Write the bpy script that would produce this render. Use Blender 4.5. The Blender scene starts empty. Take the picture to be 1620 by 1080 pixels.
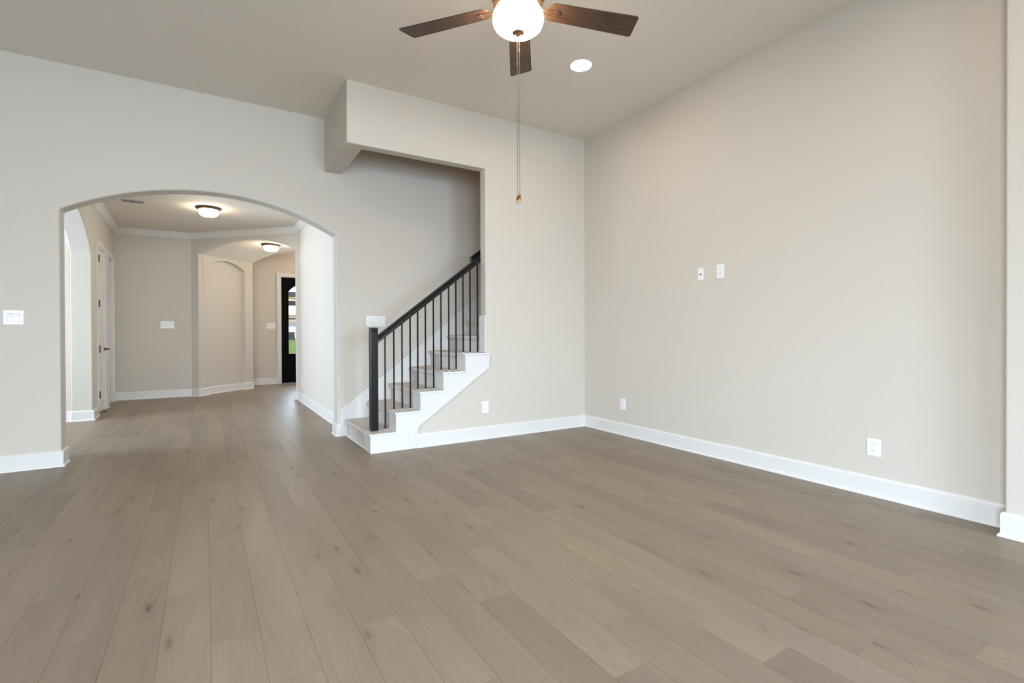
import bpy, bmesh, math, random
from mathutils import Vector, Matrix
from mathutils.geometry import tessellate_polygon
random.seed(7)
C = bpy.context.scene.collection
SC = bpy.context.scene

# ------------------------------------------------------------------ camera, world, exposure
cam = bpy.data.cameras.new('camera'); co = bpy.data.objects.new('camera', cam); C.objects.link(co)
F = Vector((0.52444105, 0.85142234, -0.00644843)); R = Vector((0.85142399, -0.52446737, -0.00334155)); U = Vector((0.00622706, 0.0037379, 0.99997363))
co.matrix_world = Matrix(((R.x, U.x, -F.x, 0), (R.y, U.y, -F.y, 0), (R.z, U.z, -F.z, 1.07), (0, 0, 0, 1)))
cam.sensor_width = 36; cam.lens = 787.5927 / 1620 * 36; cam.shift_y = (530.7788 - 540) / 1620
cam.clip_start = 0.05; cam.clip_end = 300
SC.camera = co
SC.view_settings.view_transform = 'Standard'; SC.view_settings.look = 'None'
SC.view_settings.gamma = 1; SC.view_settings.use_curve_mapping = False
SC.view_settings.exposure = -0.80
SC.cycles.use_denoising = True
SC.cycles.max_bounces = 10; SC.cycles.diffuse_bounces = 8
SC.cycles.caustics_reflective = False; SC.cycles.caustics_refractive = False

world = bpy.data.worlds.new('sky'); SC.world = world; world.use_nodes = True
wn = world.node_tree.nodes; wl = world.node_tree.links
sky = wn.new('ShaderNodeTexSky'); sky.sky_type = 'NISHITA'; sky.sun_disc = False
sky.sun_elevation = math.radians(38); sky.sun_rotation = math.radians(140); sky.dust_density = 3.0; sky.air_density = 1.2
bg = wn['Background']; bg.inputs['Strength'].default_value = 0.75
wl.new(sky.outputs[0], bg.inputs['Color'])

def area(name, loc, direction, sx, sy, power, col, spread=180):
    l = bpy.data.lights.new(name, 'AREA'); l.shape = 'RECTANGLE'; l.size = sx; l.size_y = sy; l.energy = power; l.color = col; l.spread = math.radians(spread)
    o = bpy.data.objects.new(name, l); C.objects.link(o); o.location = loc
    o.rotation_euler = Vector(direction).to_track_quat('-Z', 'Z').to_euler()
    return o
DAY = (0.77, 0.93, 1.11)
BACK_WIN = [(-2.6, 1.6), (-0.5, 1.6), (1.6, 1.6)]          # centre x, width of the windows behind the camera
for cx, w in BACK_WIN:
    area('daylight_back_window', (cx, -3.06, 1.15), (0, 1, -0.32), w - .15, 1.95, 176, DAY, 112)
area('daylight_side_window', (-4.76, -1.4, 1.25), (1, 0.28, -0.40), 2.1, 1.8, 245, DAY, 80)
area('daylight_dining_window', (-5.03, 6.75, 1.3), (1, 0, 0.08), 1.7, 1.9, 290, DAY, 105)
area('daylight_front_door', (1.86, 11.80, 1.4), (-0.25, -1, -0.15), 0.55, 1.5, 60, DAY)

# ------------------------------------------------------------------ materials
def mat(name, col, rough=.5, metal=0., spec=.5, emit=None, es=0.):
    m = bpy.data.materials.new(name); m.use_nodes = True
    b = m.node_tree.nodes['Principled BSDF']
    b.inputs['Base Color'].default_value = (*col, 1); b.inputs['Roughness'].default_value = rough
    b.inputs['Metallic'].default_value = metal; b.inputs['Specular IOR Level'].default_value = spec
    if emit: b.inputs['Emission Color'].default_value = (*emit, 1); b.inputs['Emission Strength'].default_value = es
    return m
def nd(m, t, **kw):
    n = m.node_tree.nodes.new(t)
    for k, v in kw.items(): setattr(n, k, v)
    return n
def bump_noise(m, scale, strength, detail=3, dist=.002):
    L = m.node_tree.links; t = nd(m, 'ShaderNodeTexCoord'); n = nd(m, 'ShaderNodeTexNoise'); b = nd(m, 'ShaderNodeBump')
    n.inputs['Scale'].default_value = scale; n.inputs['Detail'].default_value = detail
    b.inputs['Strength'].default_value = strength; b.inputs['Distance'].default_value = dist
    L.new(t.outputs['Object'], n.inputs['Vector']); L.new(n.outputs['Fac'], b.inputs['Height'])
    L.new(b.outputs[0], m.node_tree.nodes['Principled BSDF'].inputs['Normal'])
def vary(m, c1, c2, scale, detail=4, stretch=(1, 1, 1)):
    L = m.node_tree.links; t = nd(m, 'ShaderNodeTexCoord'); mp = nd(m, 'ShaderNodeMapping'); n = nd(m, 'ShaderNodeTexNoise'); r = nd(m, 'ShaderNodeValToRGB')
    mp.inputs['Scale'].default_value = stretch; n.inputs['Scale'].default_value = scale; n.inputs['Detail'].default_value = detail
    r.color_ramp.elements[0].color = (*c1, 1); r.color_ramp.elements[1].color = (*c2, 1)
    r.color_ramp.elements[0].position = .32; r.color_ramp.elements[1].position = .68
    L.new(t.outputs['Object'], mp.inputs[0]); L.new(mp.outputs[0], n.inputs['Vector']); L.new(n.outputs['Fac'], r.inputs[0])
    L.new(r.outputs[0], m.node_tree.nodes['Principled BSDF'].inputs['Base Color'])

WALL = mat('greige_wall_paint', (.60, .560, .500), .75, spec=.3); bump_noise(WALL, 90, .25, 2, .0015)
CEIL = mat('greige_ceiling_paint', (.75, .702, .63), .85, spec=.2); bump_noise(CEIL, 70, .3, 2, .002)
TRIM = mat('white_trim_paint', (.71, .705, .69), .35, spec=.4)
PLASTIC = mat('white_plastic', (.82, .82, .82), .3)
SLOT = mat('plate_slot', (.25, .25, .25), .5)
BLACK = mat('black_satin_paint', (.006, .0065, .008), .2, spec=.5); bump_noise(BLACK, 40, .1)
IRON = mat('black_iron', (.005, .005, .005), .5, spec=.2)
BRONZE = mat('dark_bronze', (.075, .045, .026), .4, .7)
COPPER = mat('brushed_copper_bronze', (.40, .24, .15), .35, 1.)
KNOB = mat('copper_pull_knob', (.45, .22, .08), .25, 1.)
CHAIN = mat('pull_chain_metal', (.15, .12, .09), .45, .5)
CARPET = mat('beige_carpet', (.60, .56, .53), .95, spec=.1)
vary(CARPET, (.52, .48, .45), (.68, .635, .60), 120, 3); bump_noise(CARPET, 260, .5, 3, .004)
BLADE = mat('walnut_blade', (.06, .026, .014), .38)
vary(BLADE, (.026, .014, .009), (.078, .040, .022), 9, 6, (1, 14, 1))
GLOBE = mat('lit_frosted_glass', (.9, .85, .78), .4, emit=(1, .77, .54), es=120)
BOWL = mat('lit_bowl_glass', (.9, .85, .78), .4, emit=(1, .82, .62), es=80)
LED = mat('lit_downlight_lens', (.9, .9, .85), .4, emit=(1, .80, .58), es=200)
DARK = mat('vent_shadow', (.02, .02, .02), .8)
DOORBLACK = mat('black_door_paint', (.002, .002, .0025), .5, spec=.06)
BRICK = mat('pale_siding', (.55, .53, .50), .8)
GRASS = mat('lawn_grass', (.12, .22, .03), .95); vary(GRASS, (.09, .17, .02), (.20, .32, .05), 4, 6)
DRY = mat('dry_grass', (.45, .36, .22), .95); vary(DRY, (.38, .29, .15), (.55, .46, .30), 2, 6)
ASPHALT = mat('grey_asphalt', (.28, .27, .27), .9); bump_noise(ASPHALT, 60, .3)
CONC = mat('pale_concrete', (.62, .62, .62), .85); bump_noise(CONC, 30, .2)
NAVY = mat('navy_sign_face', (.012, .022, .045), .5)
YELLOW = mat('sign_yellow', (.75, .55, .03), .5)
SIGNWHITE = mat('sign_white', (.65, .7, .75), .5)
BIN = mat('dark_green_metal', (.02, .035, .03), .6)
CARPAINT = mat('white_car_paint', (.7, .7, .72), .25)
CARGLASS = mat('dark_car_glass', (.02, .02, .025), .1)
RUBBER = mat('black_rubber', (.02, .02, .02), .8)
LEAF = mat('tree_leaves', (.10, .16, .05), .9)
BARK = mat('tree_bark', (.12, .08, .06), .9)

def glass_mat():
    m = bpy.data.materials.new('window_glass'); m.use_nodes = True; n = m.node_tree.nodes; L = m.node_tree.links
    n.remove(n['Principled BSDF']); t = n.new('ShaderNodeBsdfTransparent'); g = n.new('ShaderNodeBsdfGlossy'); x = n.new('ShaderNodeMixShader')
    g.inputs['Roughness'].default_value = .02; x.inputs[0].default_value = .06; t.inputs[0].default_value = (.96, .97, .97, 1)
    L.new(t.outputs[0], x.inputs[1]); L.new(g.outputs[0], x.inputs[2]); L.new(x.outputs[0], n['Material Output'].inputs[0])
    return m
GLASS = glass_mat()

def floor_mat():
    m = mat('oak_plank_floor', (.3, .25, .19), .42, spec=.35); L = m.node_tree.links; P = m.node_tree.nodes['Principled BSDF']
    uv = nd(m, 'ShaderNodeUVMap'); uv.uv_map = 'plank'; at = nd(m, 'ShaderNodeAttribute'); at.attribute_name = 'tone'
    sep = nd(m, 'ShaderNodeSeparateColor'); L.new(at.outputs['Color'], sep.inputs[0])
    def M(op, a, b=None, c=None, clamp=False):
        n = nd(m, 'ShaderNodeMath', operation=op); n.use_clamp = clamp
        for i, v in enumerate((a, b, c)):
            if v is None: continue
            if isinstance(v, (int, float)): n.inputs[i].default_value = v
            else: L.new(v, n.inputs[i])
        return n.outputs[0]
    sx = nd(m, 'ShaderNodeSeparateXYZ'); L.new(uv.outputs[0], sx.inputs[0])      # u: metres across (from plank edge), v: metres along
    off = M('MULTIPLY', sep.outputs[1], 37.0); off2 = M('MULTIPLY', sep.outputs[2], 19.0)
    def coords(su, sv):
        c = nd(m, 'ShaderNodeCombineXYZ'); L.new(M('MULTIPLY_ADD', sx.outputs[0], su, off), c.inputs[0]); L.new(M('MULTIPLY_ADD', sx.outputs[1], sv, off2), c.inputs[1]); L.new(off, c.inputs[2]); return c.outputs[0]
    def noise(vec, sc, det, rough=.55, dist=0.):
        n = nd(m, 'ShaderNodeTexNoise'); n.inputs['Scale'].default_value = sc; n.inputs['Detail'].default_value = det; n.inputs['Roughness'].default_value = rough; n.inputs['Distortion'].default_value = dist
        L.new(vec, n.inputs['Vector']); return n.outputs['Fac']
    broad = noise(coords(7, .9), 1.0, 3)                     # slow cloudy tone
    fine = noise(coords(190, 5), 1.0, 4, .6)                 # pores
    # cathedral rings: iso-lines of a stretched noise
    ring = noise(coords(9, .75), 1.0, 1.5, .4, .2)
    rings = M('SINE', M('MULTIPLY', ring, 130.0))
    ringmask = M('MULTIPLY', M('SUBTRACT', noise(coords(3, .8), 1.0, 1), .42, clamp=True), 5.0, clamp=True)
    # knots
    v = nd(m, 'ShaderNodeTexVoronoi', voronoi_dimensions='2D'); v.inputs['Scale'].default_value = 1.0; L.new(coords(7.5, 2.2), v.inputs['Vector'])
    knot = M('SUBTRACT', 1.0, M('MULTIPLY', v.outputs['Distance'], 7.5), clamp=True)
    vs = nd(m, 'ShaderNodeSeparateColor'); L.new(v.outputs['Color'], vs.inputs[0])
    wob = noise(coords(60, 14), 1.0, 3, .6)
    knot = M('MULTIPLY', M('SUBTRACT', M('MULTIPLY', M('POWER', knot, 1.1), M('MULTIPLY_ADD', wob, 2.4, -.2)), .12, clamp=True), M('GREATER_THAN', vs.outputs[0], .74))
    # smoky cloud round each knot
    halo = M('MULTIPLY', M('POWER', M('SUBTRACT', 1.0, M('MULTIPLY', v.outputs['Distance'], 2.6), clamp=True), 1.5), M('GREATER_THAN', vs.outputs[0], .62))
    # a few dark hairline cracks
    crk = noise(coords(14, 3.2), 1.0, 2, .5, .6)
    crack = M('MULTIPLY', M('LESS_THAN', M('ABSOLUTE', M('SUBTRACT', crk, .5)), .006), M('GREATER_THAN', noise(coords(5, 1.4), 1.0, 1), .67))
    val = M('MULTIPLY_ADD', M('SUBTRACT', sep.outputs[0], .5), .27, 1.0)
    val = M('ADD', val, M('MULTIPLY', M('SUBTRACT', broad, .5), .50))
    val = M('ADD', val, M('MULTIPLY', M('SUBTRACT', fine, .5), .26))
    val = M('ADD', val, M('MULTIPLY', M('MULTIPLY', rings, ringmask), .05))
    val = M('SUBTRACT', val, M('ADD', M('MULTIPLY', knot, .40), M('ADD', M('MULTIPLY', halo, .13), M('MULTIPLY', crack, .25))))
    # seams between boards (real grooves: narrow dark line at the edges)
    eu = M('MINIMUM', sx.outputs[0], M('SUBTRACT', .1515, sx.outputs[0]))
    seam = M('MULTIPLY', M('LESS_THAN', eu, .0011), .42)
    lv = nd(m, 'ShaderNodeUVMap'); lv.uv_map = 'ends'; sl = nd(m, 'ShaderNodeSeparateXYZ'); L.new(lv.outputs[0], sl.inputs[0])
    ev = M('MINIMUM', sl.outputs[0], sl.outputs[1])
    seam2 = M('MULTIPLY', M('LESS_THAN', ev, .0012), .22)
    val = M('SUBTRACT', val, M('MAXIMUM', seam, seam2))
    tint = nd(m, 'ShaderNodeMix', data_type='RGBA'); L.new(sep.outputs[2], tint.inputs[0])
    tint.inputs[6].default_value = (.250, .197, .142, 1); tint.inputs[7].default_value = (.238, .191, .144, 1)
    mul = nd(m, 'ShaderNodeVectorMath', operation='SCALE'); L.new(tint.outputs[2], mul.inputs[0]); L.new(val, mul.inputs[3])
    L.new(mul.outputs[0], P.inputs['Base Color'])
    L.new(M('MULTIPLY_ADD', fine, .12, .36), P.inputs['Roughness'])
    b = nd(m, 'ShaderNodeBump'); b.inputs['Strength'].default_value = .12; b.inputs['Distance'].default_value = .002
    L.new(val, b.inputs['Height']); L.new(b.outputs[0], P.inputs['Normal'])
    return m
FLOOR = floor_mat()

# ------------------------------------------------------------------ helpers
def link(name, bm, m, parent=None, smooth=False, bevel=0., seg=2):
    me = bpy.data.meshes.new(name); bmesh.ops.recalc_face_normals(bm, faces=bm.faces[:]); bm.to_mesh(me); bm.free()
    if m: me.materials.append(m)
    o = bpy.data.objects.new(name, me); C.objects.link(o)
    if parent: o.parent = parent
    if smooth:
        for p in me.polygons: p.use_smooth = True
        e = o.modifiers.new('edge', 'EDGE_SPLIT'); e.split_angle = math.radians(40)
    if bevel:
        b = o.modifiers.new('bevel', 'BEVEL'); b.width = bevel; b.segments = seg; b.limit_method = 'ANGLE'; b.angle_limit = math.radians(40)
    return o
def structure(o, label=None):
    o['kind'] = 'structure'
    if label: o['label'] = label
    return o
def thing(name, label, cat, loc=(0, 0, 0), rot=(0, 0, 0), group=None):
    o = bpy.data.objects.new(name, None); C.objects.link(o); o.location = loc; o.rotation_euler = rot
    o.empty_display_size = .05; o['label'] = label; o['category'] = cat
    if group: o['group'] = group
    return o
def box(bm, x0, x1, y0, y1, z0, z1):
    v = [bm.verts.new((x, y, z)) for z in (z0, z1) for x, y in ((x0, y0), (x1, y0), (x1, y1), (x0, y1))]
    for f in ((0, 3, 2, 1), (4, 5, 6, 7), (0, 1, 5, 4), (1, 2, 6, 5), (2, 3, 7, 6), (3, 0, 4, 7)): bm.faces.new([v[i] for i in f])
def mbox(*a):
    bm = bmesh.new(); box(bm, *a); return bm
def lathe(bm, prof, seg=40, loc=(0, 0, 0)):
    rings = []
    for r, z in prof:
        if r < 1e-6: rings.append([bm.verts.new((loc[0], loc[1], loc[2] + z))])
        else: rings.append([bm.verts.new((loc[0] + r * math.cos(2 * math.pi * i / seg), loc[1] + r * math.sin(2 * math.pi * i / seg), loc[2] + z)) for i in range(seg)])
    for a, b in zip(rings, rings[1:]):
        for i in range(seg):
            j = (i + 1) % seg
            if len(a) == 1 and len(b) == 1: continue
            if len(a) == 1: bm.faces.new((a[0], b[i], b[j]))
            elif len(b) == 1: bm.faces.new((a[i], a[j], b[0]))
            else: bm.faces.new((a[i], a[j], b[j], b[i]))
    for rg in (rings[0], rings[-1]):
        if len(rg) > 2: bm.faces.new(rg)
def mlathe(prof, seg=40, loc=(0, 0, 0)):
    bm = bmesh.new(); lathe(bm, prof, seg, loc); return bm
def prism(bm, loops, fn, t0, t1):
    """loops: outline then holes, 2-D; fn(a, b, t) -> 3-D; solid between t0 and t1."""
    pts = [p for l in loops for p in l]
    tris = [tuple(range(len(pts)))] if len(loops) == 1 else tessellate_polygon([[Vector((p[0], p[1], 0)) for p in l] for l in loops])
    A = [bm.verts.new(fn(p[0], p[1], t0)) for p in pts]; B = [bm.verts.new(fn(p[0], p[1], t1)) for p in pts]
    for t in tris:
        try: bm.faces.new([A[i] for i in t]); bm.faces.new([B[i] for i in reversed(t)])
        except ValueError: pass
    k = 0
    for l in loops:
        n = len(l)
        for i in range(n):
            j = (i + 1) % n; bm.faces.new((A[k + i], A[k + j], B[k + j], B[k + i]))
        k += n
def wall(name, P0, P1, outline, thick, holes=(), m=None, bevel=0., s_is_x=None):
    """front face on the line P0->P1 with the room on its right hand; outline in (s, z)."""
    P0 = Vector(P0); d = (Vector(P1) - P0).normalized(); n = Vector((d.y, -d.x))
    def fn(s, z, t): q = P0 + d * s - n * t; return (q.x, q.y, z)
    bm = bmesh.new(); prism(bm, [outline, *holes], fn, 0, thick)
    return structure(link(name, bm, m or WALL, bevel=bevel, seg=3))
def rect(s0, s1, z0, z1): return [(s0, z0), (s1, z0), (s1, z1), (s0, z1)]
def slab(name, poly, z0, z1, m, parent=None):
    bm = bmesh.new(); prism(bm, [poly], lambda a, b, t: (a, b, t), z0, z1); return structure(link(name, bm, m))
def sweep(bm, path, prof, closed=False):
    """profile (outward offset, z) swept along a plan polyline whose room side is on the right."""
    pts = [Vector(p) for p in path]; n = len(pts); rows = []
    for i, p in enumerate(pts):
        dirs = []
        if i > 0 or closed: dirs.append((p - pts[i - 1]).normalized())
        if i < n - 1 or closed: dirs.append((pts[(i + 1) % n] - p).normalized())
        ns = [Vector((d.y, -d.x)) for d in dirs]
        if len(ns) == 2:
            m = (ns[0] + ns[1]); m = m / max(.2, (1 + ns[0].dot(ns[1])))
        else: m = ns[0]
        rows.append([bm.verts.new((p.x + m.x * o, p.y + m.y * o, z)) for o, z in prof])
    k = len(prof)
    for a, b in zip(rows, rows[1:] + ([rows[0]] if closed else [])):
        for i in range(k):
            j = (i + 1) % k; bm.faces.new((a[i], a[j], b[j], b[i]))
    if not closed: bm.faces.new(rows[0]); bm.faces.new(list(reversed(rows[-1])))
BASE = [(0, 0), (.025, 0), (.0235, .010), (.0145, .018), (.0145, .112), (.011, .122), (.007, .128), (0, .128)]
def baseboard(name, *paths):
    bm = bmesh.new()
    for p in paths: sweep(bm, p, BASE)
    return structure(link(name, bm, TRIM))
def arc(x0, x1, zs, zc, n=28):
    """segmental arch from (x1, zs) over the crown to (x0, zs)."""
    h = (x1 - x0) / 2; c = (x0 + x1) / 2; r = zc - zs; Rr = (h * h + r * r) / (2 * r); a = math.asin(h / Rr)
    return [(c + Rr * math.sin(a - 2 * a * i / n), zc - Rr + Rr * math.cos(a - 2 * a * i / n)) for i in range(n + 1)]
def tube(bm, pts, r, seg=8):
    rows = []; pts = [Vector(p) for p in pts]
    for i, p in enumerate(pts):
        d = (pts[min(i + 1, len(pts) - 1)] - pts[max(i - 1, 0)]).normalized()
        a = d.orthogonal().normalized() if i == 0 else (rows_a - d * rows_a.dot(d)).normalized()
        rows_a = a; b = d.cross(a)
        rows.append([bm.verts.new(p + (a * math.cos(2 * math.pi * k / seg) + b * math.sin(2 * math.pi * k / seg)) * r) for k in range(seg)])
    for u, v in zip(rows, rows[1:]):
        for k in range(seg): bm.faces.new((u[k], u[(k + 1) % seg], v[(k + 1) % seg], v[k]))
    bm.faces.new(rows[0]); bm.faces.new(list(reversed(rows[-1])))

# ------------------------------------------------------------------ key dimensions
XW, YA, YB, H = 3.694, 4.411, 5.343, 3.258       # right wall, stair wall, arch wall, living ceiling
YBB = 5.518                                       # back of the arch wall
HH = 2.775                                        # hall ceiling
XLL, YBK = -4.7, -3.0                             # living room's left wall and window wall behind the camera
BX0, BX1 = 1.05, 1.205                            # bulkhead beam
ZH = 2.716                                        # underside of the header
JX = 2.405                                        # stair opening jamb
L0, L1 = Vector((-1.195, 7.98)), Vector((-1.233, 10.12)); LD = (L1 - L0).normalized(); LN = Vector((LD.y, -LD.x))
HXR, YHK = 1.28, 10.12                            # hall's right wall, hall's back wall
PL, PR = Vector((-.2, 10.12)), Vector((1.28, 8.64)); DD = (PR - PL).normalized(); DN = Vector((DD.y, -DD.x))   # diagonal wall (DN points back to us)
T = -DN                                           # direction of the vaulted passage
YF = 11.57                                        # front door wall

# ------------------------------------------------------------------ floor
def planks():
    bm = bmesh.new(); uv = bm.loops.layers.uv.new('plank'); ue = bm.loops.layers.uv.new('ends'); cl = bm.loops.layers.float_color.new('tone')
    seen = {-6: 1.267, -3: 1.198, -1: 1.393, 0: 1.998, 1: 1.665, 2: 2.215, 3: 1.839, 4: 1.335, 5: 2.031, 6: 1.74, 7: 1.139, 8: 1.361, 9: 1.653, 10: .94, 11: 1.366, 12: .802, 13: 1.114, 14: .593, 15: .909, 16: 1.224, 18: .806}
    PLK = 1.056; y0, y1 = YBK, 11.6
    for r in range(-32, 26):
        xa = .010 + .1515 * r; xb = xa + .1515
        j = seen.get(r, random.uniform(0, PLK)); y = j
        while y > y0: y -= PLK
        while y < y1:
            ya, yb = max(y, y0), min(y + PLK, y1)
            t = (min(1, max(0, random.gauss(.5, .24))), random.random(), random.random(), 1)
            vs = [bm.verts.new(p) for p in ((xa, ya, 0), (xb, ya, 0), (xb, yb, 0), (xa, yb, 0))]
            f = bm.faces.new(vs)
            for lp, (u, v) in zip(f.loops, ((0, ya), (.1515, ya), (.1515, yb), (0, yb))):
                lp[uv].uv = (u, v - y); lp[ue].uv = (v - y, y + PLK - v); lp[cl] = t
            y += PLK
    return bm
me_floor = planks(); bmesh.ops.remove_doubles(me_floor, verts=me_floor.verts[:], dist=1e-5)
structure(link('floor', me_floor, FLOOR))
structure(link('floor_slab', mbox(-5.2, 6.4, -3.2, 11.7, -.2, -.004), CONC))

# ------------------------------------------------------------------ walls
def X(x, o): return x - o
# arch wall (plane B)
a0, a1 = -.998, 1.161
out = [(XLL, 0), (a0, 0)] + list(reversed(arc(a0, a1, 2.080, 2.367))) + [(a1, 0), (6.2, 0), (6.2, 5.3), (XLL, 5.3)]
wall('wall_arch', (0, YB), (1, YB), out, YBB - YB, bevel=.014)
# stair wall (plane A): header, jamb and stepped knee wall under the stair
out = [(BX0, ZH), (JX, ZH), (JX, .852), (2.182, .852), (2.182, .679), (1.949, .679), (1.949, .504), (1.715, .504), (1.715, .329), (1.482, .329), (1.482, .154), (1.250, .154), (1.250, 0),
       (6.2, 0), (6.2, 5.3), (BX0, 5.3)]
wall('wall_stair', (0, YA), (1, YA), out, .11, bevel=.008)
structure(link('wall_bulkhead', mbox(BX0, BX1, YA + .11, YB, ZH, 5.3), WALL))
structure(link('wall_stairwell', mbox(6.2, 6.35, YA, YBB, 0, 5.3), WALL))
structure(link('ceiling_stairwell', mbox(BX0, 6.3, YA, YBB, 5.3, 5.4), CEIL))
# right wall with the jog nearer to us
wall('wall_right', (XW, YA), (XW, .86), rect(0, YA - .86, 0, H), .2)
structure(link('wall_right_pier', mbox(3.537, 3.9, YBK, .858, 0, H), WALL, bevel=.01, seg=3))
# window wall behind the camera, left wall
def window(n, fr, holes_span, along):
    """frame, mullions and pane of a window in the wall behind / beside the camera; fr = (s0, s1, z0, z1)"""
    s0, s1, z0, z1 = fr; P0, d, nrm = along
    def bx(bm, a, b, c, e, t0, t1):
        q = []
        for z in (c, e):
            for s, t in ((a, t0), (b, t0), (b, t1), (a, t1)):
                p = P0 + d * s - nrm * t; q.append(bm.verts.new((p.x, p.y, z)))
        for f in ((0, 3, 2, 1), (4, 5, 6, 7), (0, 1, 5, 4), (1, 2, 6, 5), (2, 3, 7, 6), (3, 0, 4, 7)): bm.faces.new([q[i] for i in f])
    bm = bmesh.new()
    for a, b, c, e in ((s0, s1, z0, z0 + .05), (s0, s1, z1 - .05, z1), (s0, s0 + .05, z0 + .05, z1 - .05), (s1 - .05, s1, z0 + .05, z1 - .05), (s0 + .05, s1 - .05, (z0 + z1) / 2 - .02, (z0 + z1) / 2 + .02)):
        bx(bm, a, b, c, e, .04, .10)
    w = structure(link('window_%d' % n, bm, TRIM))
    bm = bmesh.new(); bx(bm, s0 + .05, s1 - .05, z0 + .05, z1 - .05, .065, .072); link('window_glass', bm, GLASS, w)
    bm = bmesh.new(); bx(bm, s0 - .05, s1 + .05, z0 - .025, z0, -.03, .10); link('window_sill', bm, TRIM, w)
# behind: travel from right to left so the room (+Y) is on the right hand
P0 = Vector((3.9, YBK)); d = Vector((-1, 0)); hs = []
for i, (cx, w) in enumerate(BACK_WIN):
    s = 3.9 - cx; hs.append((s - w / 2, s + w / 2, .10, 2.2))
wall('wall_window', P0, P0 + d, rect(0, 3.9 - XLL, 0, H), .16, holes=[rect(*h) for h in hs])
for i, h in enumerate(hs): window(i + 1, h, None, (P0, d, Vector((0, 1))))
P0 = Vector((XLL, YBK)); d = Vector((0, 1)); h = (.5, 2.7, .30, 2.2)
wall('wall_left', P0, P0 + d, rect(0, YB - YBK, 0, H), .16, holes=[rect(*h)])
window(4, h, None, (P0, d, Vector((1, 0))))
structure(link('ceiling', mbox(XLL - .1, 3.9, YBK - .1, YA, H, H + .12), CEIL))
structure(link('ceiling_corner', mbox(XLL - .1, BX0, YA, YB, H, H + .12), CEIL))

# ------------------------------------------------------------------ hall
# left hall wall: arch, closet door, second doorway (s runs along L0 -> L1)
ARCH_FAR = -.01
def lw(s): return L0 + LD * s
lwa = arc(-2.2, ARCH_FAR, 2.08, 2.47)
D1 = (.46, 1.10, 2.235); D2 = (1.40, 2.02, 2.235)
sN = (YBB - 7.98)
out = [(sN, 0), (-2.2, 0)] + list(reversed(lwa)) + [(ARCH_FAR, 0), (D1[0], 0), (D1[0], D1[2]), (D1[1], D1[2]), (D1[1], 0), (D2[0], 0), (D2[0], D2[2]), (D2[1], D2[2]), (D2[1], 0), (2.16, 0), (2.16, HH), (sN, HH)]
wall('wall_hall_left', L0, L1, out, .2, bevel=.008)
wall('wall_hall_back', (-1.5, YHK), (0, YHK), rect(.05, 1.3, 0, HH), .12)
wall('wall_hall_right', (HXR, 8.64), (HXR, YBB), rect(0, 8.64 - YBB, 0, HH), .12)
dl = (PR - PL).length; t0, t1 = .150, 2.036
zs, zc = 2.428, 2.632
out = [(-.05, 0), (t0, 0)] + list(reversed(arc(t0, t1, zs, zc))) + [(t1, 0), (dl + .05, 0), (dl + .05, HH), (-.05, HH)]
wall('wall_hall_diagonal', PL, PR, out, .1, bevel=.008)
slab('ceiling_hall', [(-1.5, YBB), (1.4, YBB), (1.4, 8.7), (-.1, 10.2), (-1.5, 10.2)], HH, HH + .1, CEIL)
# vaulted passage to the foyer: its left wall carries a shallow arched niche
TL = 1.245
JL = PL + DD * t0; JR = PL + DD * t1
def pas(s, a): return PL + DD * s + T * a
n0, n1 = .165, 1.055                              # niche along the passage
nich = arc(n0, n1, 2.24, 2.378)
out = [(0, 0), (TL, 0), (TL, zs), (0, zs)]
# wall seen from the room side: travel JL -> along T (room on the right)
bm = bmesh.new()
def fnl(s, z, t): q = JL + T * s - DD * t; return (q.x, q.y, z)
prism(bm, [[(0.1, 0), (n0, 0)] + list(reversed(nich)) + [(n1, 0), (TL, 0), (TL, zs + .01), (0.1, zs + .01)]], fnl, 0, .07)
prism(bm, [rect(0.1, TL, 0, 2.7)], fnl, .07, .16)
structure(link('wall_passage_left', bm, WALL, bevel=.006, seg=3))
bm = bmesh.new()
def fnr(s, z, t): q = JR + T * s + DD * t; return (q.x, q.y, z)
prism(bm, [rect(0.1, TL, 0, zs + .01)], fnr, 0, .12)
structure(link('wall_passage_right', bm, WALL))
# the vault itself
bm = bmesh.new(); ac = arc(t0, t1, zs, zc)
prism(bm, [[(t0 - .1, zs)] + list(reversed(ac)) + [(t1 + .1, zs), (t1 + .1, 2.95), (t0 - .1, 2.95)]], lambda s, z, t: (*(PL + DD * s + T * t), z), .1, TL)
structure(link('ceiling_passage_vault', bm, CEIL))
# foyer
E = pas(t0, TL); E2 = pas(t1, TL)
DX0, DX1, DZ = 1.375, 2.325, 2.262                # front door leaf
wall('wall_foyer_front', (.4, YF), (3.4, YF), [(0, 0), (DX0 - .4, 0), (DX0 - .4, DZ), (DX1 - .4, DZ), (DX1 - .4, 0), (3.0, 0), (3.0, 2.86), (0, 2.86)], .16)
bm = bmesh.new(); prism(bm, [[(E.x, E.y), (E.x, YF), (E.x - .12, YF), (E.x - .12, E.y - .1)]], lambda a, b, t: (a, b, t), 0, 2.86); structure(link('wall_foyer_left', bm, WALL))
bm = bmesh.new(); prism(bm, [[(E2.x, E2.y), (3.4, E2.y), (3.4, E2.y - .12), (E2.x - .05, E2.y - .12)]], lambda a, b, t: (a, b, t), 0, 2.86); structure(link('wall_foyer_near', bm, WALL))
structure(link('wall_foyer_right', mbox(3.4, 3.52, E2.y - .12, YF + .16, 0, 2.86), WALL))
slab('ceiling_foyer', [(.4, YF + .1), (.4, E.y - .3), (E.x, E.y), (E2.x, E2.y), (3.5, E2.y), (3.5, YF + .1)], 2.83, 2.93, CEIL)
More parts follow.
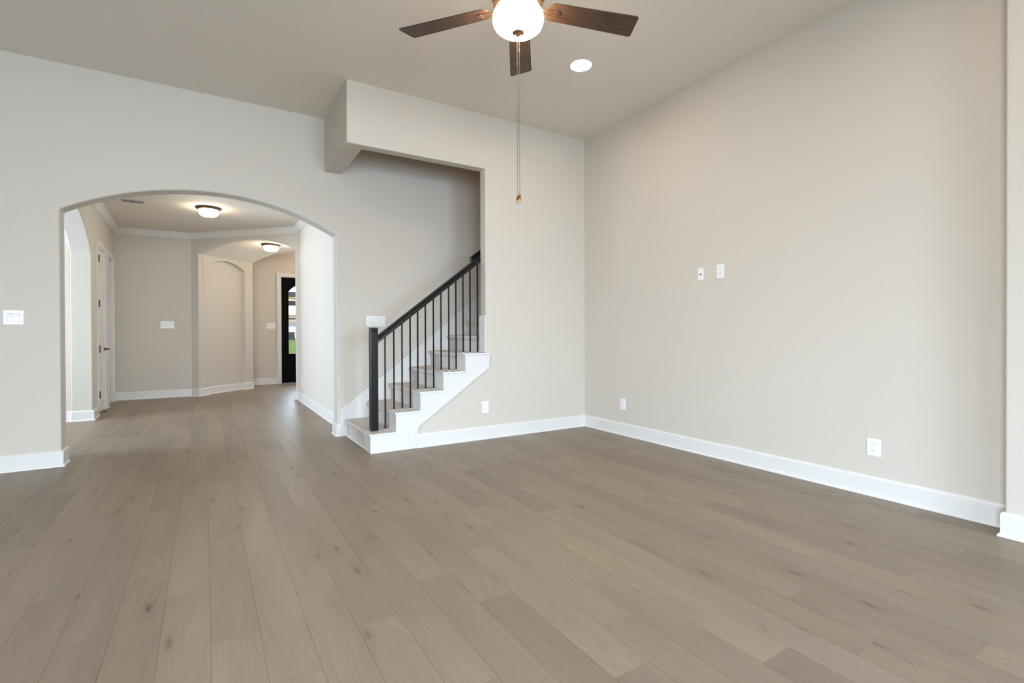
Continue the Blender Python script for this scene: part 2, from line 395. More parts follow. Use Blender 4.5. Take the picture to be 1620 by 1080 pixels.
# room seen through the hall's left arch
FJ = lw(ARCH_FAR)
structure(link('wall_dining_back', mbox(-5.0, FJ.x - .205, 7.995, 8.12, 0, HH), WALL, bevel=.008, seg=3))
bm = bmesh.new(); prism(bm, [rect(-5.0, -1.37, 0, HH)], lambda s, z, t: (s, t, z), YBB, YBB + .10); structure(link('wall_dining_near', bm, WALL))
P0 = Vector((-5.0, YBB)); d = Vector((0, 1)); h = (.35, 2.15, .3, 2.3)
wall('wall_dining_left', P0, P0 + d, rect(0, 8.12 - YBB, 0, HH), .14, holes=[rect(*h)])
window(5, h, None, (P0, d, Vector((1, 0))))
structure(link('ceiling_dining', mbox(-5.1, -1.39, YBB, 8.12, HH, HH + .1), CEIL))

# ------------------------------------------------------------------ baseboards and crown
b2 = pas(t0, 0)
baseboard('baseboard_arch_left', [(XLL, YB), (a0, YB), (a0, YBB)])
baseboard('baseboard_arch_right', [(a1, YBB), (a1, YB), (1.186, YB)])
baseboard('baseboard_stair', [(1.677, YA), (XW, YA), (XW, .858), (3.537, .858), (3.537, YBK)])
jm = lw(ARCH_FAR)
q1, q2, q3, q4, q5 = lw(ARCH_FAR), lw(D1[0] - .085), lw(D1[1] + .085), lw(D2[0] - .085), lw(D2[1] + .085)
baseboard('baseboard_hall_left', [(-3.5, 7.995), (jm.x - .2, 7.995), (jm.x - .19, jm.y), (q1.x, q1.y), (q2.x, q2.y)], [tuple(q3), tuple(q4)])
g0, g1 = JL + T * n0, JL + T * n1
gi0, gi1 = g0 - DD * .07, g1 - DD * .07
baseboard('baseboard_hall_back', [tuple(q5), (L1.x, YHK), (PL.x, PL.y), tuple(JL), tuple(g0), tuple(gi0), tuple(gi1), tuple(g1), tuple(E), (E.x, YF), (DX0 - .085, YF)])
baseboard('baseboard_hall_right', [tuple(pas(t1, .1)), tuple(JR), (HXR, 8.64), (HXR, YBB)])
CR = [(0, -.092), (.010, -.092), (.014, -.080), (.030, -.062), (.050, -.036), (.056, -.024), (.066, -.016), (.066, 0), (0, 0)]
bm = bmesh.new(); s0 = lw(sN + .01); sweep(bm, [(s0.x, s0.y), (L1.x, YHK), (PL.x, PL.y), (HXR, 8.64), (HXR, YBB)], [(o, HH + z) for o, z in CR])
structure(link('trim_1', bm, TRIM))
bm = bmesh.new(); sweep(bm, [(E.x, YF), (3.4, YF), (3.4, E2.y)], [(o, 2.83 + z) for o, z in CR])
structure(link('trim_2', bm, TRIM))

# ------------------------------------------------------------------ doors
def casing(bm, s0, s1, z, w, fn, t):
    """picture-frame casing outside an opening s0..s1, z high; fn(s, z, out)"""
    prism(bm, [[(s0 - w, 0), (s0, 0), (s0, z), (s1, z), (s1, 0), (s1 + w, 0), (s1 + w, z + w), (s0 - w, z + w)]], fn, 0, t)
    if t > .012: prism(bm, [[(s0 - w, 0), (s0 - w + .02, 0), (s0 - w + .02, z + w - .02), (s1 + w - .02, z + w - .02), (s1 + w - .02, 0), (s1 + w, 0), (s1 + w, z + w), (s0 - w, z + w)]], fn, t, t + .006)
def fL(s, z, t): q = lw(s) + LN * t; return (q.x, q.y, z)
def fbox(bm, fn, s0, s1, z0, z1, ta, tb): prism(bm, [rect(s0, s1, z0, z1)], fn, ta, tb)
# closet door with hinges towards us
bm = bmesh.new(); casing(bm, D1[0], D1[1], D1[2], .08, fL, .010)
fbox(bm, fL, D1[0], D1[0] + .018, 0, D1[2], -.2, 0); fbox(bm, fL, D1[1] - .018, D1[1], 0, D1[2], -.2, 0); fbox(bm, fL, D1[0] + .018, D1[1] - .018, D1[2] - .018, D1[2], -.2, 0)
dr = structure(link('door_1', bm, TRIM))
bm = bmesh.new(); fbox(bm, fL, D1[0] + .021, D1[1] - .021, .012, D1[2] - .021, -.045, -.010)
for z0, z1 in ((.14, .92), (1.06, 2.05)):
    for k, (a, b) in enumerate(((0, .016), (.03, .03))):
        pass
    prism(bm, [rect(D1[0] + .12, D1[1] - .12, z0, z1), rect(D1[0] + .15, D1[1] - .15, z0 + .03, z1 - .03)], fL, -.010, -.003)
lf = link('door_leaf', bm, TRIM, dr)
for zz in (.262, .867, 1.472, 2.068):
    bm = bmesh.new(); q = lw(D1[0] + .030) + LN * .010; tube(bm, [(q.x, q.y, zz - .048), (q.x, q.y, zz + .048)], .011, 10); fbox(bm, fL, D1[0] + .012, D1[0] + .034, zz - .045, zz + .045, -.009, -.004)
    link('hinge', bm, BRONZE, dr)
bm = bmesh.new(); q = lw(D1[1] - .075); c = Vector((q.x, q.y, .855)); n3 = Vector((LN.x, LN.y, 0)); l3 = Vector((LD.x, LD.y, 0))
tube(bm, [c - n3 * .010, c - n3 * .000], .030, 18); tube(bm, [c, c + n3 * .055], .010, 10); tube(bm, [c + n3 * .052 + l3 * .01, c + n3 * .055 - l3 * .05, c + n3 * .050 - l3 * .105], .009, 10)
hd = link('door_handle', bm, BRONZE, dr, smooth=True)
# second doorway, leaf set back in the jamb
bm = bmesh.new(); casing(bm, D2[0], D2[1], D2[2], .08, fL, .010)
fbox(bm, fL, D2[0], D2[0] + .018, 0, D2[2], -.2, 0); fbox(bm, fL, D2[1] - .018, D2[1], 0, D2[2], -.2, 0); fbox(bm, fL, D2[0] + .018, D2[1] - .018, D2[2] - .018, D2[2], -.2, 0)
dr = structure(link('door_2', bm, TRIM))
bm = bmesh.new(); fbox(bm, fL, D2[0] + .021, D2[1] - .021, .012, D2[2] - .021, -.19, -.155); link('door_leaf', bm, TRIM, dr)
# front door
def fF(s, z, t): return (s, YF - t, z)
bm = bmesh.new(); casing(bm, DX0, DX1, DZ, .082, fF, .018)
fbox(bm, fF, DX0, DX0 + .02, 0, DZ, -.16, -.05); fbox(bm, fF, DX1 - .02, DX1, 0, DZ, -.16, -.05); fbox(bm, fF, DX0 + .02, DX1 - .02, DZ - .02, DZ, -.16, -.05)
dr = structure(link('door_3', bm, TRIM))
g0x, g1x = 1.518, 2.182
glass_out = [(g0x, .63), (g1x, .63)] + arc(g0x, g1x, 1.955, 2.13, 20)
bm = bmesh.new(); prism(bm, [rect(DX0 + .002, DX1 - .002, .006, DZ - .003), glass_out], fF, -.048, -.002)
prism(bm, [[(g0x + .05, .14), (g1x - .05, .14)] + arc(g0x + .05, g1x - .05, .40, .52, 16)], fF, -.002, .010)
lf = link('door_leaf', bm, DOORBLACK, dr)
def grow(pl, k):
    c = Vector((sum(p[0] for p in pl) / len(pl), sum(p[1] for p in pl) / len(pl)))
    return [(c.x + (p[0] - c.x) * (1 + k / .33), c.y + (p[1] - c.y) * (1 + k / .75)) for p in pl]
bm = bmesh.new(); prism(bm, [grow(glass_out, .018), glass_out], fF, -.002, .012); link('glazing_bead', bm, DOORBLACK, dr)
bm = bmesh.new(); prism(bm, [glass_out], fF, -.028, -.022); link('door_glass', bm, GLASS, dr)
bm = bmesh.new(); c = Vector((DX1 - .07, YF, .95)); tube(bm, [c, c + Vector((0, -.06, 0))], .028, 16); tube(bm, [c + Vector((0, -.05, 0)), c + Vector((-.11, -.055, 0))], .010, 10); link('door_handle', bm, BRONZE, dr)

# ------------------------------------------------------------------ staircase
RISE, RUN, R1 = .1735, .2333, 1.235
st = thing('staircase', 'carpeted staircase with white stepped stringers rising behind the right half of the back wall', 'stairs', (R1, 4.48, 0))
off = Vector((R1, 4.48, 0))
def part(name, bm, m, parent, o, **k):
    bmesh.ops.translate(bm, verts=bm.verts[:], vec=-o); return link(name, bm, m, parent, **k)
NS = 11
for k in range(1, NS + 1):
    xr = 1.257 + RUN * (k - 1); z1 = RISE * k + .0; z0 = RISE * (k - 1)
    if k == 1: z0 = .012
    pr = [(xr, z0), (xr, z1 - .050), (xr - .012, z1 - .048), (xr - .026, z1 - .040), (xr - .033, z1 - .027), (xr - .031, z1 - .013), (xr - .022, z1 - .004), (xr - .008, z1), (xr + RUN + .001, z1), (xr + RUN + .001, z0)]
    bm = bmesh.new(); prism(bm, [pr], lambda a, b, t: (a, t, b), 4.592, YB - .0185)
    part('carpeted_step', bm, CARPET, st, off, smooth=True)
bm = bmesh.new(); prism(bm, [[(1.240, 0), (1.257, 0), (1.257, .013), (1.246, .012)]], lambda a, b, t: (a, t, b), 4.596, YB - .018); part('floor_moulding', bm, TRIM, st, off)
# outer stringer on the wall face, stepped on top and raked below
def stepped(x_last, dz=0.):
    p = []
    for k in range(5):
        xk = R1 + .002 + RUN * k; p += [(xk, (RISE * k if k else 0) - (dz if k else 0)), (xk, RISE * (k + 1) - dz)]
    return p
top = stepped(0, .018)
out = top + [(2.438, RISE * 5 - .018), (2.438, .722), (1.676, .192), (1.676, 0)]
bm = bmesh.new(); prism(bm, [out], lambda a, b, t: (a, t, b), YA - .016, YA - .0005); part('outer_stringer', bm, TRIM, st, off)
def offs(x): return .192 + (x - 1.676) * (.722 - .192) / (2.438 - 1.676)
bm = bmesh.new()
prism(bm, [[(1.652, 0), (1.676, 0), (1.676, .192), (2.438, .722), (2.438, RISE * 5 - .018), (2.414, RISE * 5 - .018), (2.414, .735), (1.652, .205)]], lambda a, b, t: (a, t, b), YA - .022, YA - .016)
part('stringer_moulding', bm, TRIM, st, off)
out = stepped(0, .018) + [(JX, RISE * 5 - .018), (JX, .6), (1.5, 0)]
bm = bmesh.new(); prism(bm, [out], lambda a, b, t: (a, t, b), YA + .1105, YA + .180); part('inner_stringer', bm, TRIM, st, off)
for k in range(5):
    xk = R1 + RUN * k; z = RISE * (k + 1)
    bm = bmesh.new(); box(bm, xk - .012, (xk + RUN + .002) if k < 4 else 2.460, YA - .030, YA + (.186 if k < 4 else 0), z - .018, z)
    if k == 4: box(bm, xk - .012, JX - .012, YA, YA + .186, z - .018, z)
    part('tread_cap', bm, TRIM, st, off, bevel=.004)
    bm = bmesh.new(); box(bm, xk, xk + .014, YA - .018, YA + .182, z - RISE + (0 if k == 0 else .0005), z - .018)
    part('riser_return', bm, TRIM, st, off)
bm = bmesh.new(); box(bm, JX - .012, JX - .0005, YA - .006, YA + .118, RISE * 5 + .0005, 1.245); part('jamb_board', bm, TRIM, st, off, bevel=.003)
# skirt board on the far wall
def sk(x): return .275 + (x - 1.185) * .757
XS = 3.9
bm = bmesh.new(); prism(bm, [[(1.186, 0), (1.245, 0), (XS, sk(XS) - .42), (XS, sk(XS)), (1.186, sk(1.186))]], lambda a, b, t: (a, t, b), YB - .018, YB - .0005)
part('skirt_board', bm, TRIM, st, off)
bm = bmesh.new(); prism(bm, [[(1.186, 0), (1.206, 0), (1.206, sk(1.206) - .035), (XS, sk(XS) - .032), (XS, sk(XS)), (1.186, sk(1.186))]], lambda a, b, t: (a, t, b), YB - .030, YB - .018)
part('skirt_moulding', bm, TRIM, st, off)

# railing
YR = 4.55
rl = thing('stair_railing', 'black stair railing with square newel post and thin iron balusters on the white stepped stringer', 'railing', (1.311, YR, RISE))
ro = Vector((1.311, YR, RISE))
bm = bmesh.new(); NW = .034
box(bm, 1.311 - NW, 1.311 + NW, YR - NW, YR + NW, RISE + .0005, 1.085); box(bm, 1.311 - NW + .003, 1.311 + NW - .003, YR - NW + .003, YR + NW - .003, 1.085, 1.092)
box(bm, 1.311 - NW, 1.311 + NW, YR - NW, YR + NW, 1.092, 1.118)
nw = part('newel_post', bm, BLACK, rl, ro, bevel=.003)
# handrail with a moulded section
sl = (1.883 - 1.061) / (2.432 - 1.359)
def rz(x): return 1.052 + (x - 1.359) * sl
prof = [(-.022, -.052), (.022, -.052), (.022, -.030), (.017, -.024), (.028, -.014), (.028, -.004), (.020, .004), (-.020, .004), (-.028, -.004), (-.028, -.014), (-.017, -.024), (-.022, -.030)]
def rail_mesh(xa, xb, yc, f, sc=1.):
    bm = bmesh.new(); A = [bm.verts.new((xa, yc + y * sc, f(xa) + z * sc / math.cos(math.atan(sl)))) for y, z in prof]; B = [bm.verts.new((xb, yc + y * sc, f(xb) + z * sc / math.cos(math.atan(sl)))) for y, z in prof]
    n = len(prof)
    for i in range(n): bm.faces.new((A[i], A[(i + 1) % n], B[(i + 1) % n], B[i]))
    bm.faces.new(A); bm.faces.new(list(reversed(B))); return bm
part('handrail', rail_mesh(1.311 + NW, 3.9, YR, rz), BLACK, rl, ro, smooth=True)
bxs = [1.418, 1.502, 1.581, 1.662, 1.738, 1.817, 1.900, 1.980, 2.064, 2.142, 2.222, 2.301, 2.386]
for i, x in enumerate(bxs):
    k = 1 if i < 1 else 2 + (i - 1) // 3
    bm = bmesh.new(); w = .0062; box(bm, x - w, x + w, YR - w, YR + w, RISE * k + .0005, rz(x) - .055)
    bl = part('baluster', bm, IRON, rl, ro)
    bm = bmesh.new(); box(bm, x - .009, x + .009, YR - .009, YR + .009, RISE * k + .0003, RISE * k + .006)
    part('baluster_shoe', bm, TRIM, bl, ro)['label'] = 'small white shoe at the baluster foot'
# second rail carrying on up the inside of the stair wall
hr = thing('wall_handrail', 'black wall handrail climbing out of sight behind the jamb at the top of the railing', 'handrail', (2.36, YA + .20, 1.82))
ho = Vector((2.36, YA + .20, 1.82))
def rz2(x): return 1.850 + (x - 2.349) * sl
bm = rail_mesh(2.349, 3.9, 4.632, rz2, .75); part('rail', bm, BLACK, hr, ho, smooth=True)
for x in (2.52, 3.4):
    bm = bmesh.new(); tube(bm, [(x, 4.545, rz2(x) - .135), (x, 4.60, rz2(x) - .12), (x, 4.632, rz2(x) - .04)], .008, 10); tube(bm, [(x, YA + .1105, rz2(x) - .135), (x, 4.546, rz2(x) - .135)], .026, 16)
    part('bracket', bm, BRONZE, hr, ho)

# ------------------------------------------------------------------ switch and outlet plates
def plate(name, label, cat, P, nrm, w, h, kind, gangs=1, group=None):
    """P: centre on the wall; nrm: unit plan normal into the room"""
    n = Vector((nrm[0], nrm[1])).normalized(); ang = math.atan2(n.y, n.x) + math.pi / 2
    t = thing(name, label, cat, P, (0, 0, ang), group)       # local x: along the wall, local -y: into the room
    bm = bmesh.new(); box(bm, -w / 2, w / 2, -.0045, -.0003, -h / 2, h / 2); link('cover_plate', bm, PLASTIC, t, bevel=.002)
    for g in range(gangs):
        cx = (g - (gangs - 1) / 2) * .046
        if kind == 'rocker':
            bm = bmesh.new(); prism(bm, [rect(cx - .0172, cx + .0172, -.0345, .0345)], lambda a, b, q: (a, -q, b), .0046, .0056); link('rocker_frame', bm, SLOT_LIGHT, t)
            bm = bmesh.new(); prism(bm, [[(.0056, -.032), (.0056, .032), (.0105, .030), (.0072, 0), (.0066, -.030)]], lambda a, b, q: (q, -a, b), cx - .0155, cx + .0155); link('rocker', bm, PLASTIC, t)
        elif kind == 'outlet':
            bm = bmesh.new(); box(bm, -.0165, .0165, -.007, -.0046, -.0335, .0335); r = link('receptacle', bm, PLASTIC, t, bevel=.0015)
            bm = bmesh.new()
            for zc_ in (.0175, -.0175):
                box(bm, -.0075, -.0052, -.0075, -.0071, zc_ - .002, zc_ + .0065); box(bm, .0052, .0075, -.0075, -.0071, zc_ - .002, zc_ + .0065); box(bm, -.0022, .0022, -.0075, -.0071, zc_ - .010, zc_ - .0055)
            link('slots', bm, SLOT, r)
        elif kind == 'coax':
            bm = bmesh.new(); tube(bm, [(0, -.0046, -.004), (0, -.013, -.004)], .0045, 12); tube(bm, [(0, -.0046, -.004), (0, -.007, -.004)], .008, 6); link('coax_jack', bm, CHAIN, t)
        for zz in ((.0485, -.0485) if kind != 'outlet' else (0,)):
            bm = bmesh.new(); tube(bm, [(cx, -.0046, zz), (cx, -.0055 if kind != 'outlet' else -.0076, zz)], .0028, 10)
            link('screw', bm, PLASTIC, t)
    return t
SLOT_LIGHT = mat('switch_gap', (.55, .55, .55), .5)
plate('light_switch', 'white double rocker switch plate on the wall left of the big arch', 'light switch', (-1.272, YB, 1.200), (0, -1), .116, .112, 'rocker', 2)
plate('light_switch', 'white four-gang switch plate above the newel post on the stair wall', 'light switch', (1.566, YB, 1.196), (0, -1), .205, .114, 'rocker', 4)
plate('light_switch', 'white wide switch plate on the hall back wall seen through the big arch', 'light switch', (-.543, YHK, 1.216), (0, -1), .190, .118, 'rocker', 4)
plate('light_switch', 'white switch plate beside the black front door', 'light switch', (1.180, YF, 1.226), (0, -1), .165, .118, 'rocker', 3)
plate('power_outlet', 'white outlet low on the wall below the stair, right of the white stringer', 'outlet', (2.397, YA, .320), (0, -1), .076, .118, 'outlet')
plate('power_outlet', 'white outlet low on the right wall nearest the far corner', 'outlet', (XW, 3.798, .322), (-1, 0), .076, .112, 'outlet')
plate('power_outlet', 'white outlet low on the right wall near the pier, largest of the plates', 'outlet', (XW, 1.517, .316), (-1, 0), .078, .112, 'outlet')
plate('power_outlet', 'white outlet at television height on the right wall, beside the coax plate', 'outlet', (XW, 2.648, 1.578), (-1, 0), .072, .118, 'outlet')
plate('coax_plate', 'white plate with one round coax jack high on the right wall', 'wall plate', (XW, 2.843, 1.575), (-1, 0), .062, .108, 'coax')
plate('power_outlet', 'white outlet low on the hall right wall inside the big arch', 'outlet', (HXR, 8.36, .306), (-1, 0), .076, .112, 'outlet')
# door stop on the hall baseboard
ds = thing('door_stop', 'thin dark door stop sticking out of the baseboard by the closet door', 'door stop', (q2.x, q2.y, .06))
bm = bmesh.new(); q = lw(.27) + LN * .0145; e = q + LN * .075; tube(bm, [(q.x, q.y, .062), (e.x, e.y, .062)], .005, 8); bmesh.ops.translate(bm, verts=bm.verts[:], vec=-Vector((q2.x, q2.y, .06))); link('stop_rod', bm, BRONZE, ds)
bm = bmesh.new(); tube(bm, [(e.x, e.y, .062), (e.x + LN.x * .014, e.y + LN.y * .014, .062)], .009, 10); bmesh.ops.translate(bm, verts=bm.verts[:], vec=-Vector((q2.x, q2.y, .06))); link('rubber_tip', bm, RUBBER, ds)

# ------------------------------------------------------------------ ceiling fan
FX, FY = 1.390, 2.186
fan = thing('ceiling_fan', 'ceiling fan with dark walnut blades, lit white globe and copper-bronze fittings', 'ceiling fan', (FX, FY, H))
def fz(z): return z - H
link('canopy', mlathe([(0, fz(H)), (.075, fz(H)), (.075, fz(3.225)), (.055, fz(3.195)), (.02, fz(3.185)), (0, fz(3.185))]), COPPER, fan, smooth=True)
link('downrod', mlathe([(.0, fz(3.19)), (.013, fz(3.19)), (.013, fz(2.93)), (0, fz(2.93))], 16), COPPER, fan, smooth=True)
link('motor_housing', mlathe([(0, fz(2.95)), (.04, fz(2.95)), (.06, fz(2.93)), (.125, fz(2.90)), (.14, fz(2.87)), (.14, fz(2.80)), (.12, fz(2.775)), (.12, fz(2.765)), (0, fz(2.765))]), COPPER, fan, smooth=True)
link('light_fitter', mlathe([(0, fz(2.764)), (.124, fz(2.764)), (.128, fz(2.755)), (.116, fz(2.742)), (.108, fz(2.736)), (0, fz(2.736))]), COPPER, fan, smooth=True)
gp = [(.100, 2.740), (.114, 2.733), (.125, 2.719), (.1305, 2.703), (.1315, 2.686), (.128, 2.668), (.118, 2.650), (.101, 2.636), (.075, 2.628), (.045, 2.625), (.02, 2.624), (0, 2.624)]
link('globe', mlathe([(r, fz(z)) for r, z in gp], 56), GLOBE, fan, smooth=True)
link('finial', mlathe([(0, fz(2.626)), (.033, fz(2.626)), (.032, fz(2.620)), (.018, fz(2.616)), (.010, fz(2.611)), (.007, fz(2.604)), (0, fz(2.600))], 24), COPPER, fan, smooth=True)
blm = brm = None
for k in range(5):
    az = math.radians(56.0 + 72 * k)
    if k == 0:
        bm = bmesh.new(); r0, r1, w0, w1 = .155, .674, .058, .071
        pl = []
        for cx_, cy_, rr, a0_ in ((r1 - .026, -w1 + .016, .016, -90), (r1 - .008, w1 - .014, .014, 0), (r0 + .045, w0 - .045, .045, 90), (r0 + .045, -w0 + .045, .045, 180)):
            pl += [(cx_ + rr * math.cos(math.radians(a0_ + 15 * i_)), cy_ + rr * math.sin(math.radians(a0_ + 15 * i_))) for i_ in range(7)]
        prism(bm, [pl], lambda a, b, t: (a, b, t), -.003, .003); blm = link('blade', bm, BLADE, fan, bevel=.0015); b = blm
        bm = bmesh.new(); pl = [(.10, -.018), (.165, -.018), (.215, -.021), (.226, -.015), (.229, 0), (.226, .015), (.215, .021), (.165, .018), (.10, .018)]
        prism(bm, [pl], lambda a, b, t: (a, b, t), -.0085, -.0032); 
        for sx_, sy_ in ((.205, -.011), (.205, .011)): tube(bm, [(sx_, sy_, -.0085), (sx_, sy_, -.0115)], .004, 10)
        brm = link('blade_bracket', bm, COPPER, b, bevel=.001)
    else:
        b = blm.copy(); C.objects.link(b); b.parent = fan
        c_ = brm.copy(); C.objects.link(c_); c_.parent = b
    b.location = (0, 0, fz(2.760)); b.rotation_euler = Matrix.Rotation(az, 3, 'Z').to_euler()
    b.rotation_euler = (Matrix.Rotation(az, 3, 'Z') @ Matrix.Rotation(math.radians(-10), 3, 'X')).to_euler()
for i, (dx, dz, zk) in enumerate(((-.0055, 2.456, 1.762), (.0055, 2.526, 1.770))):
    q = Vector((R.x * dx, R.y * dx, 0)); bm = bmesh.new()
    tube(bm, [q + Vector((0, 0, fz(2.613))), q + Vector((0, 0, fz(zk + .02)))], .0013, 6)
    tube(bm, [q + Vector((0, 0, fz(dz + .012))), q + Vector((0, 0, fz(dz - .006)))], .0032, 8)
    ch = link('pull_chain', bm, CHAIN, fan)
    bm = bmesh.new(); lathe(bm, [(0, .0), (.0032, -.001), (.0055, -.012), (.0070, -.028), (.0066, -.038), (.004, -.044), (0, -.045)], 16, (q.x, q.y, fz(zk + .022))); link('pull_knob', bm, KNOB, ch, smooth=True)

# ------------------------------------------------------------------ ceiling lights and vent
rc = thing('recessed_downlight', 'lit round recessed downlight in the living room ceiling right of the fan', 'downlight', (2.635, 3.187, H))
bm = bmesh.new(); lathe(bm, [(.084, -.0005), (.096, -.0005), (.095, -.003), (.088, -.006), (.084, -.005)], 40)
link('trim_ring', bm, PLASTIC, rc, smooth=True)
link('lens', mlathe([(0, -.001), (.084, -.001), (.084, -.006), (.05, -.009), (0, -.010)], 40), LED, rc, smooth=True)
def lamp(name, loc, power, col, r):
    l = bpy.data.lights.new(name, 'POINT'); l.energy = power; l.color = col; l.shadow_soft_size = r
    o = bpy.data.objects.new(name, l); C.objects.link(o); o.location = loc
lamp('foyer_fill', (2.55, 10.95, 2.35), 42, (1, .72, .45), .12)  # unseen fill light, added to brighten and warm the foyer wall
lamp('upstairs_lamp', (4.6, 4.95, 4.6), 22, (1, .50, .22), .1)
for x_, y_ in ((.15, 3.187), (.15, .5), (2.635, .5)):             # unseen warm fill lamps, added to brighten floor, walls and ceiling bounce
    l_ = bpy.data.lights.new('downlight', 'AREA'); l_.shape = 'DISK'; l_.size = .16; l_.energy = 12; l_.color = (1, .82, .60)
    o_ = bpy.data.objects.new('downlight', l_); C.objects.link(o_); o_.location = (x_, y_, H - .012)
def flush(label, loc):
    t = thing('flush_ceiling_light', label, 'ceiling light', loc, group=None)
    link('pan', mlathe([(0, 0), (.160, 0), (.160, -.007), (.152, -.016), (.136, -.029), (.124, -.037), (0, -.037)], 44), BRONZE, t, smooth=True)
    link('glass_bowl', mlathe([(.118, -.037), (.121, -.050), (.118, -.068), (.106, -.091), (.083, -.108), (.048, -.117), (0, -.120)], 44), BOWL, t, smooth=True)
    link('finial', mlathe([(0, -.118), (.009, -.119), (.008, -.124), (.004, -.129), (0, -.130)], 14), BRONZE, t, smooth=True)
    return t
flush('lit frosted bowl ceiling light with bronze pan in the hall, nearer of the two', (.049, 7.925, HH))
f2 = pas((t0 + t1) / 2 + .07, .52)
flush('lit frosted bowl ceiling light with bronze pan under the vault near the front door', (f2.x, f2.y, 2.625))
vt = thing('air_vent', 'white louvred air vent in the hall ceiling just inside the big arch', 'air vent', (-.785, 8.03, HH))
bm = bmesh.new(); prism(bm, [rect(-.14, .14, -.09, .09), rect(-.115, .115, -.070, .070)], lambda a, b, t: (a, b, t), -.004, -.0005); link('frame', bm, TRIM, vt)
link('duct_shade', mbox(-.115, .115, -.065, .065, -.002, -.0006), DARK, vt)  # flat dark plate, coloured as the shade behind the louvres
for i in range(10):
    if i == 4: continue
    x = -.104 + i * .023
    bm = bmesh.new(); prism(bm, [[(x, -.0008), (x + .004, -.0008), (x + .006, -.0045), (x + .002, -.0045)]], lambda a, b, t: (a, t, b), -.065, .065); link('louvre', bm, TRIM, vt)
bm = bmesh.new(); box(bm, -.115, .115, -.006, .006, -.0043, -.0008); link('divider', bm, TRIM, vt)

# ------------------------------------------------------------------ outside, seen through the front door glass
def o_dir(px, dep):
    k = (px - 810) / 787.6; v = F + R * k; return Vector((v.x, v.y)) * dep
ax = o_dir(461, 1).normalized()
def outq(a, l, z): q = ax * a + Vector((ax.y, -ax.x)) * l; return (q.x, q.y, z)
def strip(name, prof, w0, w1, m):
    bm = bmesh.new(); prism(bm, [prof], lambda a, b, t: outq(a, t, b), w0, w1); return structure(link(name, bm, m))
strip('outside_porch', [(11.95, -.15), (13.2, -.15), (13.2, 0.0), (11.95, 0.0)], -2.5, 3.5, CONC)
K = 1.0 / .8514 * .8514
def gz(y, dep): return 1.07 + (529.5 - y) * dep / 787.6
n_ = ax.length; sc_ = 1 / o_dir(461, 1).length * 1.0
dd = lambda dep: o_dir(461, dep).length
strip('outside_lawn', [(13.2, -.2), (dd(13), .0), (dd(15), gz(560, 15)), (dd(20), gz(538, 20)), (dd(20), -.2)], -9, 9, GRASS)
strip('outside_driveway', [(dd(20), -.2), (dd(20), gz(537, 20)), (dd(25), gz(519, 25)), (dd(25), -.2)], -14, 14, CONC)
strip('outside_road', [(dd(25), -.2), (dd(25), gz(519.5, 25)), (dd(31), gz(511.5, 31)), (dd(31), -.2)], -18, 18, ASPHALT)
strip('outside_bank', [(dd(31), -.2), (dd(31), gz(511, 31)), (dd(38), gz(501, 38)), (dd(60), gz(500, 60)), (dd(60), -.2)], -30, 30, DRY)
# utility box on the lawn
d = 19.4; q = outq(dd(d), -.02, gz(541, d)); ub = thing('utility_box', 'dark green utility box on the lawn seen through the front door glass', 'utility box', q, (0, 0, math.atan2(ax.y, ax.x)))
bm = bmesh.new(); prism(bm, [[(-.16, -.05), (.16, -.05), (.13, .30), (-.13, .30)]], lambda a, b, t: (t, a, b), -.15, .15); link('body', bm, BIN, ub, bevel=.01)
link('lid', mbox(-.16, .16, -.15, .15, .30, .325), BIN, ub, bevel=.008)
# parked white car beyond the road
d = 33.5; q = outq(dd(d), -.1, gz(508, d)); car = thing('parked_car', 'pale parked car beyond the road seen through the front door glass', 'car', q, (0, 0, math.atan2(ax.y, ax.x) - math.pi / 2))
bm = bmesh.new(); prism(bm, [[(-2.1, .25), (2.1, .25), (2.15, .65), (1.3, .85), (-1.9, .88), (-2.15, .6)]], lambda a, b, t: (a, t, b), -.85, .85); link('body', bm, CARPAINT, car, bevel=.06)
bm = bmesh.new(); prism(bm, [[(-1.7, .87), (1.1, .86), (.5, 1.30), (-1.1, 1.32)]], lambda a, b, t: (a, t, b), -.72, .72); cb = link('cabin', bm, CARPAINT, car, bevel=.05)
bm = bmesh.new(); prism(bm, [[(-1.45, .92), (.85, .91), (.40, 1.22), (-1.0, 1.24)]], lambda a, b, t: (a, t, b), -.735, .735); link('side_glass', bm, CARGLASS, cb)
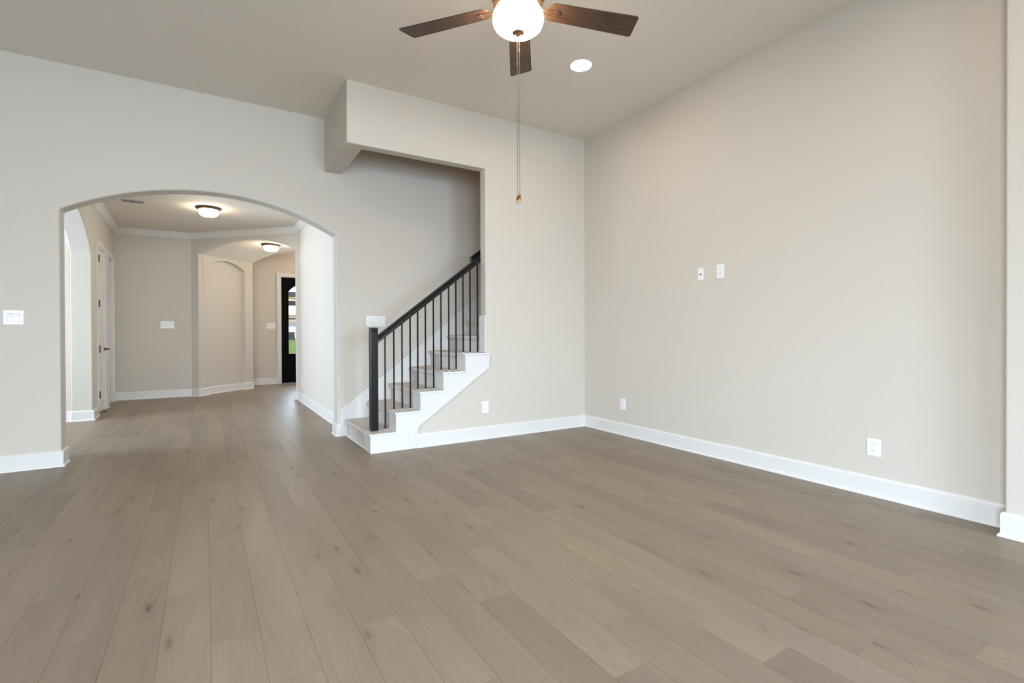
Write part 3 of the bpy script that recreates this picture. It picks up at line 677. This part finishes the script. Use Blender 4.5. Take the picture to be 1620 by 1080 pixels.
for x in (-1.3, 1.35):
    for y in (-.8, .8):
        bm = bmesh.new(); tube(bm, [(x, y - .1, .31), (x, y + .1, .31)], .31, 20); link('wheel', bm, RUBBER, car)
# dark billboard on posts
d = 40; zb_, zt_ = gz(490, d), gz(464.5, d); base = gz(501, d)
q = outq(dd(d), 0, base); sg = thing('sign_board', 'navy sign board with yellow mark and pale letters seen through the front door glass', 'sign', q, (0, 0, math.atan2(ax.y, ax.x) - math.pi / 2))
PXM = d / 787.6
link('panel', mbox(-2.5, 2.5, -.06, .06, zb_ - base, zt_ - base), NAVY, sg)
for x in (-2.2, 2.2): link('post', mbox(x - .06, x + .06, .061, .18, -.3, zt_ - base), BARK, sg)
def sx(px): return (px - 461) * PXM * 1.02
def sz(y): return gz(y, d) - base
bm = bmesh.new()
for px in (457.6, 460.2):
    c = (sx(px), sz(475)); w, hgt = 1.7 * PXM, 3.2 * PXM
    prism(bm, [[(c[0] - w, c[1]), (c[0], c[1] - hgt), (c[0] + w, c[1]), (c[0], c[1] + hgt)], [(c[0] - w * .45, c[1]), (c[0], c[1] - hgt * .45), (c[0] + w * .45, c[1]), (c[0], c[1] + hgt * .45)]], lambda a, b, t: (a, t, b), -.075, -.061)
link('emblem', bm, YELLOW, sg)
def word(name, s, px, y, size):
    cu = bpy.data.curves.new(name, 'FONT'); cu.body = s; cu.size = size; cu.extrude = .006; cu.align_y = 'CENTER'
    o = bpy.data.objects.new(name, cu); C.objects.link(o); o.parent = sg; o.location = (sx(px), -.07, sz(y)); o.rotation_euler = (math.pi / 2, 0, 0); cu.materials.append(SIGNWHITE)
    bpy.context.view_layer.update(); me = bpy.data.meshes.new_from_object(o.evaluated_get(bpy.context.evaluated_depsgraph_get()))
    o2 = bpy.data.objects.new(name, me); C.objects.link(o2); o2.parent = sg; o2.location = o.location; o2.rotation_euler = o.rotation_euler
    bpy.data.objects.remove(o); bpy.data.curves.remove(cu); return o2
word('lettering', 'ME', 462.3, 475, 7.5 * PXM)
